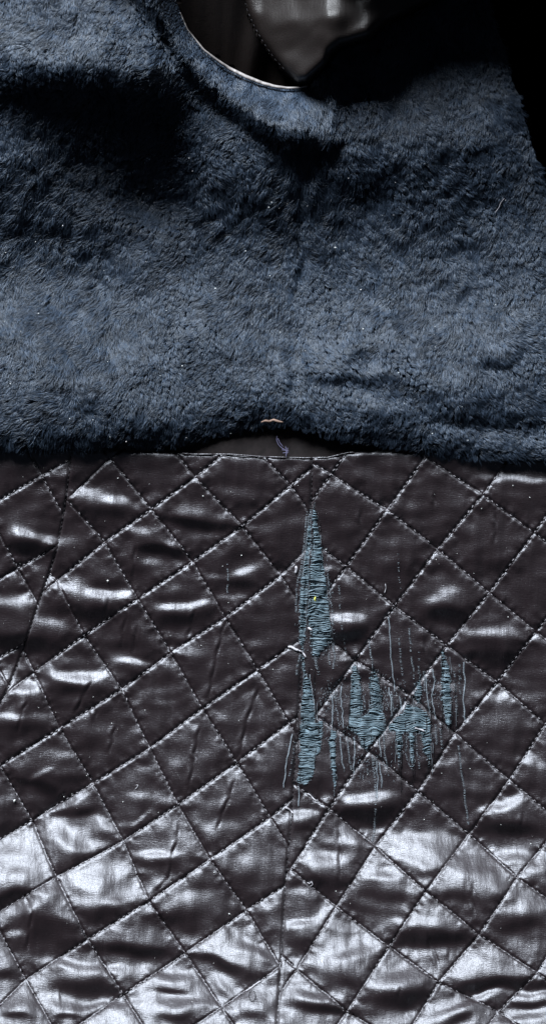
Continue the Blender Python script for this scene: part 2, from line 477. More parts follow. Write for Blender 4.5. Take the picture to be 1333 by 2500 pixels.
STROKES = [
 (240,1210,60,13,12,.75),(330,1238,45,11,8,.35),(240,1255,60,18,0,-.45),(30,1280,30,22,30,.4),(100,1310,55,11,12,1.1),(80,1345,55,12,8,-.9),
 (165,1325,30,12,0,.35),(350,1300,24,11,15,.8),(430,1335,26,8,42,.6),(400,1345,48,9,6,-1.2),(375,1385,30,12,0,.5),(480,1275,55,9,10,-1.2),
 (470,1240,40,12,0,.3),(500,1310,50,10,5,.25),(170,1435,60,17,6,1.0),(275,1452,55,12,4,.9),(25,1470,50,15,10,.5),(75,1462,24,11,35,.7),(235,1500,80,14,6,-.6),
 (125,1518,40,14,10,.6),(40,1570,60,16,0,-1.0),(15,1650,32,11,0,1.0),(65,1675,35,11,10,1.0),(190,1652,62,12,-3,1.15),(150,1695,45,20,-20,-.6),(262,1645,22,22,50,.6),
 (20,1742,35,9,5,.7),(95,1745,30,9,5,.5),(50,1775,60,10,0,-.3),(322,1615,42,7,6,1.0),(320,1572,50,14,0,-.35),(330,1645,45,10,0,-.4),
 (430,1480,40,10,-2,.75),(480,1473,18,9,0,.8),(430,1515,50,11,0,-.7),(445,1545,26,8,0,.35),(525,1410,25,7,5,.6),(590,1398,32,9,-14,.7),
 (580,1428,32,8,0,-.7),(555,1457,30,7,0,.5),(400,1715,32,9,0,.45),(470,1585,40,14,-20,.3),(600,1540,40,12,0,-.3),(640,1560,50,14,10,.25),(540,1610,40,20,0,.2),
 (855,1510,40,10,6,1.15),(850,1555,48,15,-4,-1.2),(810,1387,22,8,-20,.6),(1080,1452,42,12,-14,.55),(1085,1500,50,20,0,-.8),(990,1400,50,20,0,-.15),
 (1270,1165,80,8,3,.9),(1260,1195,80,16,0,.35),(1240,1320,34,22,0,.3),(1230,1380,40,16,0,-.3),(1215,1535,55,14,4,.5),(1210,1600,60,28,0,-.8),(1110,1200,40,30,30,.25),
 (1300,1700,34,20,0,.45),(1215,1700,45,14,8,.5),(870,1613,32,10,15,.5),(850,1655,50,12,-12,-.7),(1100,1680,50,10,5,.25),
 (95,1888,34,6,-28,.6),(130,1850,30,10,-28,.25),(90,1918,55,10,22,-1.0),(18,1955,25,10,10,.5),(182,1945,32,6,-30,1.0),(130,1978,28,6,-28,.9),(195,1985,45,9,-12,-.7),
 (160,2040,45,24,20,1.0),(215,2065,40,18,-10,.9),(30,2080,75,36,-20,1.1),(60,2130,60,16,-20,.8),(20,2188,45,9,-24,-.9),(268,2010,34,9,38,.7),
 (385,2080,42,7,0,.8),(380,2108,42,9,0,-.4),(350,1995,26,5,-30,.8),(330,1945,30,9,0,.2),
 (235,2150,75,28,-10,1.0),(300,2190,42,12,-14,1.0),(235,2238,45,15,-15,-.6),(120,2180,60,16,30,1.0),(165,2235,30,10,35,.8),(40,2215,50,14,-20,.8),(110,2275,60,38,0,-.7),(45,2275,18,8,-20,.7),
 (25,2335,24,16,40,.8),(8,2385,30,14,0,-.8),(330,2318,105,15,3,-1.4),(310,2366,44,11,0,.75),(190,2360,75,11,10,1.2),(210,2415,75,17,2,-1.3),(150,2445,40,13,10,.9),
 (245,2457,62,8,-9,1.1),(160,2486,30,8,0,-.8),(50,2432,38,26,0,1.0),(40,2480,42,10,4,-1.0),(430,2385,48,10,10,1.2),(430,2422,50,7,10,-.9),(440,2446,62,9,4,1.1),
 (430,2480,40,10,0,-.9),(530,2440,42,18,20,.9),(420,2240,70,24,5,-.9),(540,2165,60,24,0,-.4),(600,2308,52,13,26,1.1),(655,2342,26,9,30,.8),(545,2358,62,11,22,-1.3),
 (555,2400,32,10,35,.9),(630,2432,42,18,5,1.0),(640,2482,32,12,0,-.6),(735,2262,36,9,-16,1.2),(792,2222,22,10,-60,.8),(728,2345,22,8,0,.8),(735,2302,42,12,0,-.6),
 (740,1985,32,8,-12,1.0),(745,2015,30,10,0,-.4),(780,2090,26,14,0,.6),(875,2045,40,16,20,1.0),(815,2105,30,14,0,.7),(790,2155,60,22,0,-.6),(930,2128,42,8,5,.8),(920,2180,50,25,0,-.3),
 (1035,2055,70,22,5,1.1),(985,2090,50,16,10,.8),(1040,2118,20,14,0,.6),(1150,2105,72,28,5,1.1),(1200,2160,36,26,0,.8),(1120,2190,34,16,30,-.5),
 (1222,1968,55,11,-18,1.15),(1230,2020,62,18,0,-1.2),(1252,2096,42,13,5,1.0),(1310,2120,30,18,0,1.0),(1300,2195,42,14,20,.8),(1265,2265,80,26,0,-.6),
 (1305,1862,40,11,10,.8),(1230,1765,50,14,0,.2),(910,1940,48,10,5,.8),(890,1985,65,15,4,-1.2),(905,2022,32,7,0,.4),(1130,1880,60,20,0,.15),
 (865,2325,60,14,-12,1.2),(850,2262,40,10,0,.6),(890,2290,30,14,-20,.6),(870,2398,52,16,0,-.9),(760,2428,52,11,12,1.1),(800,2465,62,11,8,-1.1),(700,2482,22,13,0,1.0),
 (740,2400,30,8,-10,.9),(950,2385,60,16,-8,1.3),(970,2440,72,20,-4,-1.3),(1005,2485,28,11,-10,.7),(1060,2292,82,20,-4,-1.3),(1040,2250,52,10,5,.6),(1040,2335,50,16,0,.2),
 (560,2190,150,90,0,-.22),(560,1950,130,120,0,-.12),(900,1900,200,60,0,-.1),(110,2090,170,80,-15,.5),(1130,2110,220,70,0,.4),(250,2460,260,40,0,.35),(330,2190,60,30,-20,.3),(860,2300,110,50,0,.25),(600,2330,90,30,20,.3),(60,1680,80,40,0,.3),(1230,2405,125,17,-3,-1.6),(1110,2458,62,7,-16,1.2),(1180,2432,52,7,-14,1.0),(1300,2425,52,6,3,1.1),(1290,2452,52,8,3,-1.2),(1270,2482,62,9,-3,1.3),(1110,2486,42,9,-14,-1.0),
]
fold = folds(Q, [(x, y, a, b, an, s * 0.80) for x, y, a, b, an, s in STROKES], 0.16, 0.009)
streak = Q.noise(45, 6) * 0.4 + Q.noise(30, 16) * 1.5 + Q.noise(11, 26) * 1.2 + Q.noise(40, 9) * 0.9 + Q.noise(12, 9) * 0.25
streak *= np.clip(stitch_near / 30, 0.25, 1)
# long pinched creases in the old lining
CREASES = [[(551,1512),(540,1560),(528,1610),(518,1660),(510,1705)],[(636,1676),(622,1710),(605,1760),(588,1830),(582,1855)],[(491,1768),(484,1800),(475,1850),(466,1905),(456,1945)],
 [(574,1902),(562,1945),(545,1985),(531,2028)],[(437,2004),(434,2050),(420,2090),(415,2140),(380,2178)],[(478,1484),(468,1520),(458,1562)],[(266,1456),(262,1490),(248,1520)],
 [(229,1660),(210,1690),(196,1720),(176,1754)],[(72,1708),(58,1735),(48,1765),(46,1790)],[(285,1766),(277,1800),(268,1840)],[(240,1730),(232,1765)],[(163,1925),(148,1955),(122,1976)],
 [(826,2020),(829,2060),(828,2100),(832,2150)],[(330,1330),(328,1370),(328,1410)],[(310,1505),(300,1545),(302,1580)],[(337,1525),(332,1560),(328,1595)],[(1062,1200),(1060,1250)],
 [(1040,2275),(1062,2330),(1076,2390)],[(1092,2310),(1100,2350)],[(1155,2150),(1154,2200),(1160,2240)],[(1275,1980),(1272,2050)],[(1120,1830),(1126,1880),(1136,1950),(1142,2020)],
 [(975,2400),(977,2450)],[(60,2180),(80,2230),(66,2330)],[(1210,1250),(1208,1330)],[(880,1240),(883,1300)],[(1035,1560),(1042,1600)],[(1200,1180),(1200,1240)],[(150,2410),(152,2470)]]
crease = np.zeros_like(X)
for c in CREASES:
    c = resample(c, 12)
    c[:, 0] += RNG.normal(0, 1.0, len(c))
    d = np.full_like(X, 1e3); tt = np.zeros_like(X); L0 = 0
    tot = sum(math.hypot(*(q - p)) for p, q in zip(c[:-1], c[1:]))
    sgn = np.zeros_like(X)
    for p, q in zip(c[:-1], c[1:]):
        dd, t = seg_dist(X, Y, p, q)
        k = dd < d
        d = np.where(k, dd, d); tt = np.where(k, t + L0, tt)
        sgn = np.where(k, np.sign((q[0] - p[0]) * (Y - p[1]) - (q[1] - p[1]) * (X - p[0])), sgn)
        L0 += math.hypot(*(q - p))
    w = np.clip(np.minimum(tt, tot - tt) / 25, 0, 1)
    crease += w * (0.6 + 0.4 * np.sin(tt / 9.0)) * (-3.0 * np.exp(-(d / 3.4) ** 2) + 3.0 * np.exp(-((d * sgn - 8) / 6) ** 2))
_t2 = np.clip((Y - 1110) / 1400, 0, 1.1)
macro = 1400 * (-0.20 * _t2 + 0.70 * _t2 ** 2.8 / 2.8)
Q.H = puff + puck + fold + streak + crease + macro + 6
# the top edge is a turned fold
Q.H -= 7 * np.exp(-np.clip(below, 0, 99) / 5)
Q.finish()

# ------------------------------------------------------------------ the coat
def empty(name):
    o = bpy.data.objects.new(name, None); sc.collection.objects.link(o); return o
coat = empty("coat")
coat["label"] = "navy faux fur coat opened flat, its black brown quilted satin lining torn"
coat["category"] = "coat"

quilt_outline = clip_top([(-215, 1000), (-215, 2670), (1560, 2670), (1560, 1000)])
quilted = sheet("quilted_lining", quilt_outline, Q, 12, M_BATT, coat, dh=-9)

TEARS = {
 'long': [(766,1230),(772,1262),(780,1300),(785,1345),(791,1390),(797,1440),(803,1490),(807,1535),(811,1566),(806,1578),(802,1560),(798,1588),(793,1570),(788,1600),(782,1580),(776,1608),(768,1590),(763,1606),(759,1570),(757,1535),(751,1500),(752,1450),(757,1400),(761,1340),(763,1280)],
 'sliver': [(757,1270),(750,1320),(742,1370),(736,1420),(731,1470),(731,1530),(732,1572),(738,1594),(744,1560),(748,1500),(752,1440),(756,1370),(760,1310)],
 'column': [(742,1646),(739,1690),(735,1740),(732,1790),(733,1840),(731,1880),(724,1905),(729,1918),(738,1910),(746,1920),(758,1903),(766,1885),(770,1850),(779,1835),(785,1800),(787,1765),(779,1756),(771,1768),(766,1740),(764,1700),(757,1665),(750,1648)],
 'spike': [(864,1624),(857,1650),(856,1700),(854,1742),(851,1780),(868,1790),(884,1770),(884,1735),(882,1690),(876,1650),(870,1628)],
 'spire': [(906,1638),(902,1665),(904,1710),(900,1740),(884,1752),(868,1762),(868,1788),(878,1802),(882,1824),(893,1830),(904,1822),(912,1800),(928,1796),(940,1778),(941,1755),(933,1738),(930,1690),(922,1652),(914,1640)],
 'wide': [(992,1716),(985,1738),(960,1755),(948,1772),(950,1786),(966,1788),(969,1830),(974,1872),(979,1835),(984,1790),(996,1788),(1001,1850),(1007,1880),(1011,1830),(1010,1788),(1024,1790),(1034,1828),(1044,1850),(1050,1872),(1051,1828),(1050,1786),(1052,1765),(1040,1738),(1020,1728),(1005,1722)],
 'sail': [(1080,1586),(1077,1625),(1078,1662),(1076,1692),(1080,1720),(1084,1745),(1090,1768),(1097,1777),(1100,1745),(1099,1700),(1100,1664),(1095,1630),(1085,1600)],
 'needle': [(808,1782),(803,1815),(808,1860),(813,1905),(816,1940),(819,1900),(820,1850),(817,1810),(822,1790)],
 'link': [(737,1592),(741,1588),(744,1606),(746,1650),(740,1652),(738,1625)],
 'sliver_low': [(1024,1640),(1018,1668),(1013,1700),(1020,1722),(1027,1700),(1028,1668)],
}
def rough_poly(poly, a=1.5):
    p = densify(poly, 7)
    return [(x + random.gauss(0, a), y + random.gauss(0, a)) for x, y in p]
HOLES = {k: rough_poly(v) for k, v in TEARS.items()}

cells = []
for reg, T in (('O', ON), ('L', LN), ('R', RN)):
    for (i, j) in sorted(T):
        if not all(k in T for k in ((i + 1, j), (i, j + 1), (i + 1, j + 1))): continue
        poly = [T[(i, j)], T[(i, j + 1)], T[(i + 1, j + 1)], T[(i + 1, j)]]
        xs = [p[0] for p in poly]; ys = [p[1] for p in poly]
        if max(xs) < -205 or min(xs) > 1550 or max(ys) < 1090 or min(ys) > 2660: continue
        if reg == 'O': poly = clip_seam(poly, seamL, 'L')
        elif reg == 'L': poly = clip_seam(clip_seam(poly, seamL, 'R'), seamC, 'L')
        else: poly = clip_seam(poly, seamC, 'R')
        poly = clip_top(poly)
        if len(poly) < 3: continue
        poly = clip_rect(poly, -212, 1040, 1557, 2667)
        if len(poly) < 3: continue
        area_ = abs(sum(poly[k][0] * poly[(k + 1) % len(poly)][1] - poly[(k + 1) % len(poly)][0] * poly[k][1] for k in range(len(poly)))) / 2
        if area_ < 60: continue
        xs = [p[0] for p in poly]; ys = [p[1] for p in poly]
        hs = [h for h in HOLES.values() if max(p[0] for p in h) > min(xs) and min(p[0] for p in h) < max(xs) and max(p[1] for p in h) > min(ys) and min(p[1] for p in h) < max(ys)]
        o = sheet("diamond_panel", poly, Q, 3, M_SATIN, quilted, holes=hs)
        if o: cells.append(o)

# quilting threads: short pale stitches along each line
ragged = [(725,1210),(800,1210),(830,1600),(1065,1600),(1145,1600),(1145,1780),(1065,1890),(960,1880),(850,1920),(820,1950),(700,1950),(712,1600)]
for reg, T in (('O', ON), ('L', LN), ('R', RN)):
    for fam, idx, pts in lines_of(T):
        path = resample(pts, 2.0)
        x, y = path[:, 0], path[:, 1]
        ok = (y > top_y(x) + 4) & (y < 2660) & (x > -205) & (x < 1550)
        if reg == 'O': ok &= x < seamL(y) - 3
        elif reg == 'L': ok &= (x > seamL(y) + 3) & (x < seamC(y) - 3)
        else: ok &= x > seamC(y) + 3
        if reg == 'L' and fam == 'a' and idx == -1: continue
        if ok.sum() < 5: continue
        dam = inside(ragged, x, y)
        tb = Tubes(); last = None
        k = 0
        n = len(x)
        wob = np.interp(np.arange(n), np.arange(0, n + 40, 20), RNG.normal(0, 1.1, len(np.arange(0, n + 40, 20))))
        while k < n - 6:
            ln = 5 if random.random() < 0.85 else 4
            seg = slice(k, k + ln)
            step = 7 if random.random() < 0.8 else 8
            good = ok[seg].all() and random.random() > (0.55 if dam[k] else 0.06)
            if any(inside(hp, np.array([x[k + 2]]), np.array([y[k + 2]]))[0] for hp in HOLES.values()): good = False
            if ok[seg].all() and last is not None and k - last > 26 and tb.n:
                if tb.n > 60: tb.build("quilting_thread", M_THREAD, quilted)
                tb = Tubes(); last = None
            if good:
                last = k
                xx, yy = x[seg], y[seg]
                tx, ty = xx[-1] - xx[0], yy[-1] - yy[0]; q = math.hypot(tx, ty) + 1e-6
                nxn, nyn = -ty / q, tx / q
                sl_ = random.gauss(0, 0.9)
                lat = wob[seg] * 0.5 + np.linspace(-sl_, sl_, len(xx)) * 0.8
                xx = xx + nxn * lat; yy = yy + nyn * lat
                rise = np.sin(np.linspace(0.0, math.pi, len(xx))) * 2.0
                r = random.uniform(0.7, 1.25)
                hh = Q.h(xx, yy) + 0.8 + rise
                if random.random() < 0.85:
                    tb.add(np.stack([xx, yy, hh], -1), r, 5)
            k += step
        if tb.n > 100: tb.build("quilting_thread", M_THREAD, quilted)

# dark seam threads where the lining panels are joined
for nm, sm, y0, y1 in (("lining_seam", seamL, 1112, 2400), ("lining_seam", seamC, 1122, 2660)):
    tb = Tubes()
    y = y0
    while y < y1 - 8:
        yy = np.linspace(y, y + 9, 4); xx = sm(yy)
        tb.add(np.stack([xx, yy, Q.h(xx, yy) + 0.6 + np.array([-.8, .7, .7, -.8])], -1), 1.2, 4)
        y += 11.5
    tb.build(nm, M_SEAM, quilted)

# ------------------------------------------------------------------ the worn-through weft
def weft_patch(poly, pitch, amp, rad, label=None):
    xs = [p[0] for p in poly]; ys = [p[1] for p in poly]
    y = min(ys) - 4
    tb = Tubes()
    ph = random.uniform(0, 6)
    while y < max(ys) + 4:
        xx = np.arange(min(xs) - 5, max(xs) + 5, 2.5)
        env = Q_WN(xx, y)
        yy = y + amp * env + random.gauss(0, .10) * (xx - xx.mean()) * 0.6 + RNG.normal(0, 0.3, len(xx))
        m = inside(poly, xx, yy)
        # run of the thread inside the hole, ends tucked 3 px under the cloth
        idx = np.nonzero(m)[0]
        if len(idx) > 1:
            for run in np.split(idx, np.nonzero(np.diff(idx) > 2)[0] + 1):
                if len(run) < 2: continue
                a, b = max(0, run[0] - 1), min(len(xx), run[-1] + 2)
                u = np.linspace(0, 1, b - a)
                hh = Q.h(xx[a:b], yy[a:b]) - 1.5 + 3.6 * np.sin(u * math.pi) ** 0.6 + RNG.normal(0, 1.6)
                hh += 1.5 * np.sin(xx[a:b] * 0.15 + y * 0.05)
                if random.random() < 0.35 and b - a > 8:
                    c0 = random.randint(a + 2, b - 4)
                    for (p0, p1) in ((a, c0), (c0 + random.randint(0, 2), b)):
                        if p1 - p0 > 2: tb.add(np.stack([xx[p0:p1], yy[p0:p1] + random.gauss(0, .6), hh[p0 - a:p1 - a]], -1), rad * random.uniform(0.7, 1.2), 5)
                else:
                    tb.add(np.stack([xx[a:b], yy[a:b], hh], -1), rad * random.uniform(0.75, 1.25), 5)
        y += pitch * random.choice([0.6, 0.8, 1.0, 1.0, 1.2, 1.8])
    o = tb.build("weft_patch", M_WEFT, quilted, label=label)
    return o
WN1 = Q.noise(5, 9); WN2 = Q.noise(26, 30)
def Q_WN(xx, y):
    return Q.sample(WN1, xx, np.full_like(xx, y)) * 1.15 + Q.sample(WN2, xx, np.full_like(xx, y)) * 0.8
for k, amp, lab in (('long', 2.0, "tall bare strip of blue grey threads beside the seam"), ('sliver', 1.4, "narrow frayed strip left of the tall one"), ('column', 2.2, "bare column of blue grey threads below the tall strip"),
               ('spike', 1.5, None), ('spire', 2.6, None), ('wide', 2.6, "wide bare band of blue grey threads"), ('sail', 1.5, None), ('needle', 1.2, None), ('link', 1.0, None), ('sliver_low', 1.2, None)):
    weft_patch(HOLES[k], 2.3, amp, 1.05, lab)

# ladders: pulled threads running down the cloth
def snag(pts, r=0.9, zig=2.2, dens=1.0, solid=False):
    c = resample(pts, 3.0)
    c[:, 0] += np.interp(np.arange(len(c)), np.arange(0, len(c) + 8, 4), RNG.normal(0, 0.9, len(np.arange(0, len(c) + 8, 4))))
    tb = Tubes()
    hh = Q.h(c[:, 0], c[:, 1])
    if solid:
        tb.add(np.stack([c[:, 0], c[:, 1], hh + 1.2], -1), r * 1.0, 5)
    for k in range(0, len(c) - 1, 1):
        if random.random() > dens: continue
        x, y = c[k, 0], c[k, 1]
        s_ = 1 if k % 2 else -1
        q = np.array([[x - s_ * zig * 0.6, y - 1.5], [x, y + 0.8], [x + s_ * zig * 0.9, y - 1.2]])
        tb.add(np.stack([q[:, 0], q[:, 1], Q.h(q[:, 0], q[:, 1]) + np.array([0.2, 1.2, 0.2])], -1), r * random.uniform(.6, 1.1), 3)
    tb.build("snagged_thread", M_RUN, quilted)
SN = [([(948,1508),(951,1545),(955,1600),(960,1650),(965,1690)],1.2,2,1,True),([(901,1563),(905,1590),(911,1635)],1.0,2.6,.9,False),([(998,1535),(1003,1590),(1010,1650),(1012,1675)],.8,3,.8,False),
 ([(974,1560),(978,1610),(985,1670)],.7,3,.5,False),([(1022,1590),(1024,1640)],.7,3,.6,False),([(1055,1636),(1061,1662),(1053,1700),(1058,1730),(1063,1758)],1.0,2,1,True),
 ([(1040,1655),(1042,1700),(1048,1740)],1.0,2,.9,True),([(1131,1618),(1134,1665),(1130,1710),(1137,1765)],1.0,3,1,True),([(714,1793),(706,1830),(699,1870),(692,1925)],1.2,2,1,True),([(720,1810),(712,1860),(705,1900)],.8,3,.6,False),
 ([(728,1920),(731,1945),(730,1970)],1.2,2,1,True),([(910,1850),(914,1890),(918,1940),(917,1990),(914,2030),(906,2062)],.9,3.5,.9,False),([(918,1860),(922,1900),(920,1950)],1.0,2,.9,True),([(926,1862),(930,1895),(933,1925)],.9,2.5,1,True),
 ([(811,1698),(812,1740),(811,1780)],1.1,2.4,1,True),([(818,1705),(824,1740),(827,1775)],.8,2,.8,False),([(832,1676),(835,1720),(838,1780)],1.0,2,1,True),
 ([(1118,1822),(1124,1860),(1130,1910),(1137,1965),(1143,2015)],.8,3.2,.9,False),([(750,1250),(743,1320),(735,1390),(724,1430),(722,1500)],.8,3,.9,False),([(757,1250),(748,1320),(740,1400),(738,1440)],.9,3,1,False),([(760,1245),(754,1330),(748,1400),(744,1500)],.9,3,1,False),
 ([(735,1595),(728,1620),(722,1650)],.8,4,.7,False),([(555,1378),(557,1410),(554,1450)],.8,2.4,.8,False),([(802,1420),(808,1470),(812,1510),(818,1550)],.8,3.2,.7,False),([(828,1430),(832,1500),(836,1540)],.6,3,.45,False),
 ([(768,1600),(772,1620),(778,1650)],.8,5,.9,False),([(756,1648),(763,1690),(768,1740)],1.0,2,1,True),([(748,1645),(754,1680),(757,1720)],1.0,2,1,True),([(812,1572),(817,1600),(814,1635)],.9,2.8,.9,False),([(804,1580),(805,1625)],.8,2.6,.8,False),
 ([(831,1800),(834,1850),(840,1880)],.9,2.6,.9,True),([(848,1800),(852,1850),(858,1885)],.9,2.6,.9,False),([(864,1800),(866,1840),(862,1890)],1.0,2.6,.9,True),([(885,1700),(893,1735)],.9,2.6,.9,False),([(922,1720),(928,1690)],.8,2.6,.9,False),
 ([(948,1680),(954,1710),(957,1750)],1.2,2.4,1,True),([(955,1690),(960,1740)],.9,2.4,1,False),([(975,1700),(980,1740)],.9,3,1,True),([(935,1790),(938,1830),(946,1880)],.9,2.6,1,False),([(925,1800),(930,1850)],1.0,2.6,1,True),([(1035,1640),(1036,1690)],.9,3,1,False),
 ([(1014,1790),(1020,1850),(1025,1885)],.7,3,.7,False),([(990,1800),(992,1850),(1008,1885)],.7,3,.8,False),([(1062,1770),(1066,1820)],.7,4,.9,False),([(1075,1780),(1080,1830)],.7,4,.7,False),([(1108,1640),(1112,1700),(1116,1750)],.6,4,.7,False),([(1120,1620),(1124,1700)],.6,4,.7,False),
 ([(840,1560),(845,1600)],.6,3,.6,False),([(972,1350),(974,1410),(978,1440)],.5,2.4,.5,False)]
for a in SN: snag(*a)

# fuzz of broken fibres round the damaged places
tb = Tubes()
edges = [p for h in HOLES.values() for p in densify(h, 2.2)]
for (x, y) in edges:
    if random.random() < 0.55:
        a = random.uniform(0, 2 * math.pi); L_ = random.uniform(3, 9)
        x2, y2 = x + L_ * math.cos(a) * .6, y + L_ * math.sin(a)
        xm_, ym_ = (x + x2) / 2 + random.gauss(0, 1.5), (y + y2) / 2
        xx = np.array([x, xm_, x2]); yy = np.array([y, ym_, y2])
        tb.add(np.stack([xx, yy, Q.h(xx, yy) + np.array([0.3, 2.6, 1.0])], -1), random.uniform(.35, .7), 3)
for _ in range(900):
    cx, cy, sx_, sy_ = random.choice([(850, 1790, 70, 40), (1000, 1790, 70, 50), (745, 1450, 14, 90), (800, 1450, 14, 90), (1060, 1690, 50, 50), (930, 1700, 40, 40), (810, 1700, 30, 40), (900, 1870, 50, 30)])
    x, y = random.gauss(cx, sx_ * .6), random.gauss(cy, sy_ * .6)
    a = random.gauss(math.pi / 2, .5); L_ = random.uniform(3, 9)
    xx = np.array([x, x + random.gauss(0, 1.5), x + L_ * math.cos(a)]); yy = np.array([y, y + L_ / 2, y + L_ * math.sin(a)])
    tb.add(np.stack([xx, yy, Q.h(xx, yy) + np.array([0.2, 1.2, 0.3])], -1), random.uniform(.3, .6), 3)
tb.build("frayed_fibres", M_RUN, quilted, kind="stuff")

# surviving dark and pale warp threads that still cross the holes
for mat_, cnt, rr_ in ((M_SEAM, 80, 0.8), (M_RUN, 26, 0.5)):
    tb = Tubes()
    for _ in range(cnt):
        hp = HOLES[random.choice(['long', 'long', 'column', 'column', 'spike', 'spire', 'spire', 'wide', 'wide', 'wide', 'sail'])]
        x0, y0 = random.choice(hp)
        x0 += random.gauss(0, 4); L_ = random.uniform(25, 80); y0 -= random.uniform(0, L_) * (0 if y0 < 1330 else 1)
        yy = np.arange(y0, y0 + L_, 4.0)
        xx = x0 + np.cumsum(RNG.normal(0, 0.5, len(yy)))
        tb.add(np.stack([xx, yy, Q.h(xx, yy) + 2.6 + RNG.normal(0, .4, len(yy))], -1), rr_, 4)
    tb.build("surviving_warp", mat_, quilted, kind="stuff")

# loose thread ends on the lining
def loose(pts, r, name="loose_thread", mat=None, up=2.5, parent=None, label=None, grid=None):
    c = resample(pts, 3.0)
    hh = (grid or Q).h(c[:, 0], c[:, 1]) + up + 1.0 * np.sin(np.arange(len(c)))
    tb = Tubes(); tb.add(np.stack([c[:, 0], c[:, 1], hh], -1), r, 6)
    return tb.build(name, mat or M_LINT, parent, label=label)
M_LOOSE = plain("loose_thread_grey", (0.42, 0.40, 0.42), 0.6, 0.3, 0.3)
loose([(703,1579),(712,1580),(722,1586),(730,1588)], 3.4, mat=M_LOOSE, parent=quilted, label="thick pale thread end beside the seam")
loose([(728,1587),(738,1592),(744,1600),(747,1606)], 1.9, mat=M_LOOSE, parent=quilted)
loose([(695,1971),(703,1974),(710,1980),(716,1986)], 2.7, mat=M_LOOSE, parent=quilted)
loose([(750,1937),(757,1941),(765,1950),(773,1956)], 1.8, mat=M_LOOSE, parent=quilted)
loose([(722,1382),(724,1390),(721,1400)], 3.6, mat=M_LOOSE, parent=quilted)
loose([(752,1532),(757,1536),(762,1540)], 3.0, mat=M_LOOSE, parent=quilted)
loose([(1010,1776),(1020,1780),(1030,1782),(1036,1786)], 2.2, mat=M_LOOSE, parent=quilted)
th = np.linspace(0.3, 2 * math.pi, 18)
loose([(616 + 8 * math.sin(t), 2431 - 13 * math.cos(t)) for t in th], 0.8, mat=M_SEAM, parent=quilted, up=4, label="dark loop of thread")
loose([(600,2420),(613,2412),(627,2401),(637,2396)], 2.4, mat=M_LOOSE, parent=quilted)
loose([(332,1917),(338,1916),(336,1922),(330,1927)], 0.9, mat=M_LOOSE, parent=quilted)
loose([(750,2154),(756,2158),(760,2152),(764,2160),(757,2164)], 1.3, mat=M_LOOSE, parent=quilted)
loose([(940,1425),(942,1436),(938,1448)], 1.0, mat=M_LOOSE, parent=quilted)

# ------------------------------------------------------------------ fur lining
F = Grid(-300, 1680, -320, 1240, 6)
FX, FY = F.X, F.Y
FSTROKES = [
 (250,130,210,60,12,.3),(30,60,50,90,-60,.4),(60,215,120,20,8,-.4),(200,300,260,60,14,-.5),(300,400,160,50,14,-.45),(385,540,70,30,28,.75),(60,420,80,50,40,-.1),(150,580,140,60,15,-.45),
 (150,760,260,60,0,.35),(200,920,320,110,0,.4),(620,560,130,170,10,-.35),(700,880,160,60,0,.35),(1050,560,260,160,0,-.15),(500,880,50,70,-35,-.5),(430,700,60,60,0,.1),
 (880,860,36,20,-30,-.9),(870,925,120,14,0,-.8),(1205,880,36,18,10,-1.0),(1130,1022,90,16,5,-.7),(1280,1030,70,16,0,-.7),(1050,900,170,34,0,.5),(950,985,100,18,12,.6),(1170,1065,150,22,8,.6),(1020,780,220,50,0,.35),
 (560,890,50,60,-35,-.35),(150,1045,240,30,-5,.3),(470,1010,120,26,-8,.2),(900,440,40,70,0,-.5),(1090,290,120,60,0,.3),(1250,330,40,160,-15,-.4),(660,440,60,90,0,-.1),
]
ffold = folds(F, [(x, y, a, b, an, s * 1.1) for x, y, a, b, an, s in FSTROKES], 0.3, 0.004)
_hd = np.interp(FX, [-200, 250, 470, 640, 790, 1000, 1500], [1092, 1092, 1074, 1028, 1048, 1092, 1128]) - FY
F.H = 46 + ffold * (1 - np.exp(-np.clip(_hd, 0, 999) / 70.0)) + F.noise(30, 30) * 2.5 + F.noise(70, 90) * 4
F.H -= 6 * np.exp(-((FX - (748 - 0.05 * (FY - 300)) + 7 * np.sin(FY / 37.0)) / 13.0) ** 2) * np.clip((FY - 350) / 60, 0, 1)
F.H += 105 / (1 + np.exp((FY - 450) / 65.0)) + 32 * np.exp(-((FY - 940) / 190.0) ** 2) * (1 - np.exp(-np.clip(_hd, 0, 999) / 120.0))
# rolled neck edge: a ridge that drops away below it
NECK = [(395,-320),(430,0),(455,70),(498,122),(560,166),(640,202),(700,214),(752,210)]
ROLL = [(300,-60),(385,60),(440,150),(500,215),(590,285),(690,355),(770,345)]
def poly_dist(X, Y, pts):
    d = np.full(np.shape(X), 1e4); s_ = np.zeros(np.shape(X))
    for p, q in zip(pts[:-1], pts[1:]):
        dd, t = seg_dist(X, Y, p, q)
        k = dd < d
        s_ = np.where(k, np.sign((q[0] - p[0]) * (Y - p[1]) - (q[1] - p[1]) * (X - p[0])), s_)
        d = np.where(k, dd, d)
    return d, s_
dr, sr = poly_dist(FX, FY, ROLL)
sd = dr * sr                     # positive below the ridge line
fadeR = 1 / (1 + np.exp((FX - 800) / 25.0))
F.H += fadeR * 75 / (1 + np.exp(np.clip((sd + 6) / 9.0, -40, 40)))
dn, sn = poly_dist(FX, FY, NECK)
F.H -= fadeR * 105 * np.exp(-np.clip(dn, 0, 200) / 60.0) * np.where(FX < 800, 1, 0)
# ledge of raised fur, added to shade the hollow below it
led = np.interp(FX, [-150, 0, 150, 300, 400, 470, 560], [185, 190, 205, 218, 228, 240, 262])
amp_ = np.interp(FX, [-150, 0, 250, 380, 470, 560], [45, 70, 150, 165, 65, 0])
F.H += amp_ / (1 + np.exp(np.clip((FY - led) / 26.0, -40, 40)))
